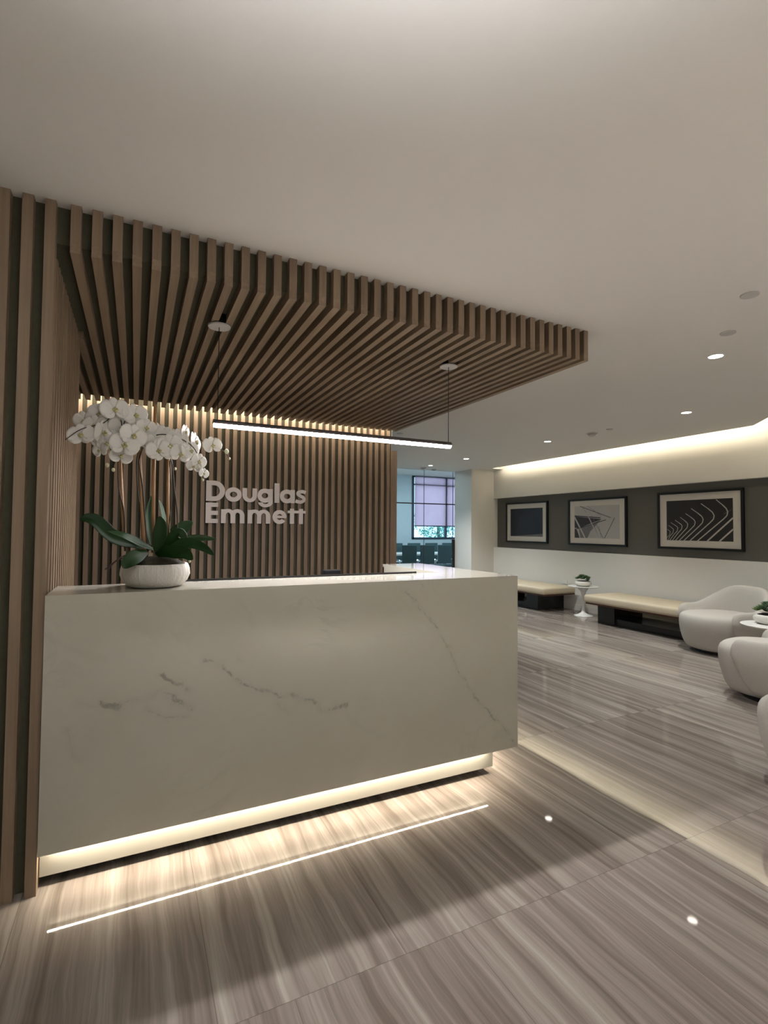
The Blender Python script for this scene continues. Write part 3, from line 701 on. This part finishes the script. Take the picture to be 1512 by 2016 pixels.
# trees outside the meeting room window
M_TREE = simple('blue_green_foliage', (.10, .30, .22), .7, var=.6, nscale=8)  # even blue-green leaf colour with random variation
M_BARK = simple('bark', (.10, .08, .06), .9)
rnd = random.Random(11)
for i, (x, l) in enumerate(((8.7, 'leafy tree outside the meeting room window, on the left'), (11.0, 'leafy tree outside the meeting room window, on the right'))):
    t = thing('tree', l, 'tree', (x, 17.0+i*.5, -1)); bm = bmesh.new()
    tube(bm, [(0, 0, 0), (.05, 0, 1.2), (0, 0, 2.6)], [.12, .09, .05], 8); obj('trunk', bm, M_BARK, t); bm = bmesh.new()
    for q in range(1500):
        v = Vector((rnd.gauss(0, 1), rnd.gauss(0, .7), rnd.gauss(0, 1))); v = v.normalized()*rnd.random()**.5
        c = Vector((v.x*.95, v.y*.7, 2.55+v.z*1.0)); a, b = Vector((rnd.gauss(0, 1), rnd.gauss(0, 1), rnd.gauss(0, 1))).normalized(), Vector((rnd.gauss(0, 1), rnd.gauss(0, 1), rnd.gauss(0, 1))).normalized()
        bm.faces.new([bm.verts.new(c+d) for d in (a*.05, b*.035, -a*.05, -b*.035)])
    obj('foliage', bm, M_TREE, t)

# ------------------------------------------------------------------ potted orchid
OC = Vector((.085, 2.463, DZ1))
orc = thing('potted_orchid', 'tall white moth orchid in a low ribbed white bowl on the desk', 'potted plant', OC)
def OL(p): return Vector(p)-OC
def op(u, v, dy=0): return OL(at(u, v, y=2.463+dy))
def m_bowl():
    t = NT('ribbed_white_ceramic'); nz = t.noise(t.mapping(t.obj(), (110, 110, 9)), 1, 3, .6, .6)
    t.l(t.mix(nz, (.50, .48, .43), (.64, .62, .57)), t.b.inputs['Base Color']); t.b.inputs['Roughness'].default_value = .6; t.bump(nz, .9, .006); return t.m
bw = bmesh.new(); lathe(bw, [(.085, 0), (.108, .006), (.131, .028), (.142, .055), (.1395, .08), (.133, .098), (.129, .102), (.122, .100), (.118, .085)], 96, wob=lambda a, z: .010*math.sin(37*a+3*math.sin(5*a)) if .005 < z < .097 else 0)
obj('bowl', bw, m_bowl(), orc, smooth=True)
M_MOSS = simple('dark_moss', (.022, .020, .008), .95, var=.8, nscale=70, bump=.9)
bm = bmesh.new(); lathe(bm, [(.121, .08), (.114, .104), (.08, .122), (.03, .132)], 40, wob=lambda a, z: .05*math.sin(9*a+z*90)); obj('moss', bm, M_MOSS, orc, smooth=True)
def m_leaf():
    t = NT('orchid_leaf'); nz = t.noise(t.obj(), 9, 3); t.l(t.mix(nz, (.004, .015, .004), (.016, .055, .009)), t.b.inputs['Base Color']); t.b.inputs['Roughness'].default_value = .5; t.b.inputs['Specular IOR Level'].default_value = .22; return t.m
M_LEAF = m_leaf()
def leaf(pts, w, tilt=0., fold=.25):
    w *= 1.22
    path = smooth_path(pts, 6); n = len(path); bm = bmesh.new(); rows = []
    view = Vector((0, -1, .0))
    for i, q in enumerate(path):
        t = i/(n-1); d = (path[min(i+1, n-1)]-path[max(i-1, 0)]).normalized()
        s = d.cross(view); s = s.normalized() if s.length > .1 else Vector((1, 0, 0)); s = Matrix.Rotation(tilt, 3, d) @ s; nn = s.cross(d)
        k = w*(math.sin(PI*min(1, .14+.86*t))**.55 if t < .999 else .05); k = max(k, .003)
        if t < .3: k *= .55+.45*t/.3
        rows.append([bm.verts.new(q+s*k*e+nn*abs(e)*k*fold) for e in (-1, -.5, 0, .5, 1)])
    for a, b in zip(rows, rows[1:]):
        for i in range(4): bm.faces.new((a[i], a[i+1], b[i+1], b[i]))
    o = obj('leaf', bm, M_LEAF, orc, smooth=True); m = o.modifiers.new('s', 'SOLIDIFY'); m.thickness = .0022; m2 = o.modifiers.new('u', 'SUBSURF'); m2.levels = 1; m2.render_levels = 1
leaf([op(300, 1080), op(262, 1070), op(223, 1058, -.02), op(190, 1028, -.03), op(172, 1021, -.03), op(157, 1024, -.03)], .026, .5, .35)
leaf([op(302, 1082, -.03), op(275, 1070, -.06), op(245, 1056, -.09), op(212, 1046, -.10)], .021, 1.0)
leaf([op(290, 1086, -.05), op(268, 1096, -.10), op(252, 1108, -.13), op(243, 1119, -.14)], .026, .3)
leaf([op(312, 1084, .03), op(335, 1062, .05), op(358, 1040, .07), op(379, 1027, .08)], .031, .2)
leaf([op(318, 1085), op(345, 1070), op(385, 1058, -.02), op(426, 1061, -.03)], .019, .5)
leaf([op(320, 1088, -.03), op(360, 1068, -.06), op(395, 1074, -.08), op(422, 1093, -.09)], .020, .3)
leaf([op(308, 1092, -.05), op(335, 1084, -.10), op(362, 1086, -.13), op(380, 1102, -.14)], .030, .5)
leaf([op(300, 1085, .04), op(294, 1050, .05), op(291, 1010, .06), op(297, 975, .06)], .016, .6)
leaf([op(308, 1088), op(313, 1060), op(316, 1035, -.01), op(314, 1016, -.02)], .025, .1)
leaf([op(315, 1085, .05), op(325, 1050, .08), op(318, 1005, .10), op(312, 985, .10)], .014, .9)
leaf([op(318, 1086, -.02), op(338, 1066, -.04), op(352, 1050, -.05), op(368, 1060, -.07)], .024, -.4)
M_BAMB = simple('bamboo_stake', (.34, .19, .085), .5, var=.3, nscale=15)
for ps in ([(236, 900, .02), (241, 1000, .02), (247, 1080, .02)], [(274, 880, -.02), (279, 980, -.02), (284, 1085, -.02)], [(306, 797, .01), (303, 930, .01), (301, 1088, .01)], [(331, 900, .04), (330, 990, .04), (332, 1080, .04)]):
    bm = bmesh.new(); tube(bm, [op(*q) for q in ps], .0072, 8); obj('stake', bm, M_BAMB, orc, smooth=True)
M_STEM = simple('orchid_stem', (.035, .028, .014), .5, var=.3)
M_ROOT = simple('aerial_root', (.05, .022, .014), .7)
stems = [[(246, 1085, 0), (244, 1010, 0), (234, 960, 0), (233, 900, -.02), (240, 840, -.04), (228, 812, -.06), (205, 832, -.07), (160, 845, -.08), (128, 866, -.08)],
         [(282, 1085, .01), (277, 1010, .01), (271, 960, .01), (270, 900, 0), (285, 850, -.02), (270, 815, -.03), (250, 822, -.05), (236, 860, -.06), (225, 915, -.06)],
         [(292, 1085, -.02), (286, 1030, -.03), (281, 960, -.03), (275, 900, -.03), (300, 860, -.04), (340, 858, -.05), (380, 880, -.05), (395, 915, -.05), (402, 948, -.05)],
         [(330, 1080, .02), (336, 1000, .02), (337, 960, .01), (335, 900, 0), (350, 870, .02), (385, 862, .03), (415, 878, .03), (440, 888, .03), (452, 904, .03)],
         [(348, 1070, .05), (349, 1010, .05), (343, 960, .05), (337, 905, .04), (318, 880, .03), (300, 870, .02), (290, 885, .0)]]
for s in stems:
    bm = bmesh.new(); path = smooth_path([op(*q) for q in s], 6); n = len(path); tube(bm, path, [.0036-.0020*i/n for i in range(n)], 7); obj('stem', bm, M_STEM, orc, smooth=True)
for ps in ([(262, 1088, -.06), (240, 1096, -.12), (218, 1112, -.14), (207, 1121, -.15)], [(264, 1092, -.08), (238, 1100, -.12), (222, 1110, -.13), (214, 1124, -.14)]):
    bm = bmesh.new(); tube(bm, smooth_path([op(*q) for q in ps], 5), .0025, 6); obj('aerial_root', bm, M_ROOT, orc, smooth=True)
def m_petal():
    t = NT('white_petal'); nz = t.noise(t.obj(), 35, 3); t.l(t.mix(nz, (.70, .67, .62), (.80, .78, .74)), t.b.inputs['Base Color']); t.b.inputs['Roughness'].default_value = .6
    t.b.inputs['Subsurface Weight'].default_value = .15; t.b.inputs['Subsurface Radius'].default_value = (.01, .01, .008); t.b.inputs['Subsurface Scale'].default_value = .5; return t.m
M_PET = m_petal(); M_LIP = simple('orchid_lip', (.46, .42, .20), .5, var=.35, nscale=120); M_LIPO = simple('orchid_throat', (.45, .15, .03), .5)
def petal(bm, ang, L, w, cup=.25):
    rows = []; u = Vector((math.cos(ang), 0, math.sin(ang))); v = Vector((-math.sin(ang), 0, math.cos(ang)))
    for i in range(8):
        t = i/7; k = w*math.sin(PI*(.06+.90*t))**.6*(.55+.45*min(1, t*2.2))
        rows.append([bm.verts.new(u*(L*(.04+.96*t))+v*k*e+Vector((0, -1, 0))*(cup*L*(t*t*.5-.0)-abs(e)*k*.18-.0)*(-1 if cup < 0 else 1)*.5) for e in (-1, -.55, 0, .55, 1)])
    for a, b in zip(rows, rows[1:]):
        for i in range(4): bm.faces.new((a[i], a[i+1], b[i+1], b[i]))
def make_blossom():
    bm = bmesh.new(); petal(bm, PI/2, .040, .017, .2); petal(bm, PI*1.22, .040, .0155, .25); petal(bm, -PI*.22, .040, .0155, .25)
    for v in bm.verts: v.co.y += .002
    petal(bm, .16, .046, .031, .3); petal(bm, PI-.16, .046, .031, .3)
    o = obj('blossom', bm, M_PET, orc, smooth=True); m = o.modifiers.new('s', 'SOLIDIFY'); m.thickness = .0009
    bm = bmesh.new()
    for dx, dz, r in ((0, .002, .0045), (0, -.008, .0055), (-.006, -.003, .004), (.006, -.003, .004)):
        bmesh.ops.create_icosphere(bm, subdivisions=2, radius=r, matrix=Matrix.Translation((dx, -.009, dz)))
    l = obj('lip', bm, M_LIP, o, smooth=True); return o
bl0 = make_blossom()
FL = [(226, 806, -.08, 1.15, .1, 0), (266, 817, -.05, 1.1, .3, .1), (187, 838, -.05, 1.0, -.5, .2), (160, 856, -.08, 1.05, -.3, 0), (202, 850, -.06, 1.1, .8, .4), (219, 830, -.03, 1.0, .1, .5), (262, 858, -.11, 1.15, .3, 0), (245, 876, -.12, 1.15, 0, .1), (238, 899, -.09, .9, -.1, -.4), (197, 886, -.04, .75, -.9, .3), (196, 814, -.02, .95, -.4, .5), (166, 828, -.02, .9, -.6, .6),
      (418, 877, .02, .95, .15, 0), (312, 886, -.09, 1.05, -.1, .3), (374, 887, -.05, 1.0, .5, 0), (391, 908, -.08, .8, .4, .3), (401, 932, -.06, .55, .4, .2), (382, 918, -.06, .7, -.4, .6), (364, 850, .0, .75, .9, .3), (334, 876, -.08, 1.1, 0, .5), (350, 864, -.02, 1.05, .4, .3), (306, 850, .02, .95, -.4, .1), (355, 893, -.07, 1.0, .2, .4), (384, 870, -.01, 1.05, .9, 0), (299, 872, -.05, 1.0, .3, .2), (322, 892, -.05, .95, .2, .6), (283, 868, -.07, .9, -.2, .2), (288, 842, -.03, .9, .2, .2), (240, 840, -.04, 1.1, .2, .5), (213, 872, -.05, .95, -.5, .2), (330, 862, -.02, 1.1, -.2, .2), (247, 822, 0, 1.0, 0, .3), (180, 862, -.04, .9, -.2, .5), (345, 880, .0, 1.1, -.5, .2)]
rnd = random.Random(4)
for i, (u, v, dy, sc, yw, pt) in enumerate(FL):
    if i == 0: o = bl0
    else:
        o = bl0.copy(); C.objects.link(o); o.parent = orc
        l = bl0.children[0].copy(); C.objects.link(l); l.parent = o
    o.location = op(u, v, dy); o.scale = (sc*1.1,)*3; o.rotation_euler = (pt*.8-.1, rnd.uniform(-.3, .3), yw+.15)
M_BUD = simple('orchid_bud', (.55, .56, .36), .5, var=.1)
for (u, v, dy, r) in ((446, 889, .03, .0105), (452, 903, .03, .005), (345, 923, .03, .006), (211, 916, -.06, .008), (223, 925, -.06, .007), (399, 945, -.05, .006), (373, 1105, -.1, .006), (403, 927, -.05, .007)):
    bm = bmesh.new(); bmesh.ops.create_icosphere(bm, subdivisions=2, radius=r, matrix=Matrix.Diagonal((1, 1, 1.25, 1))); o = obj('bud', bm, M_BUD, orc, smooth=True); o.location = op(u, v, dy)
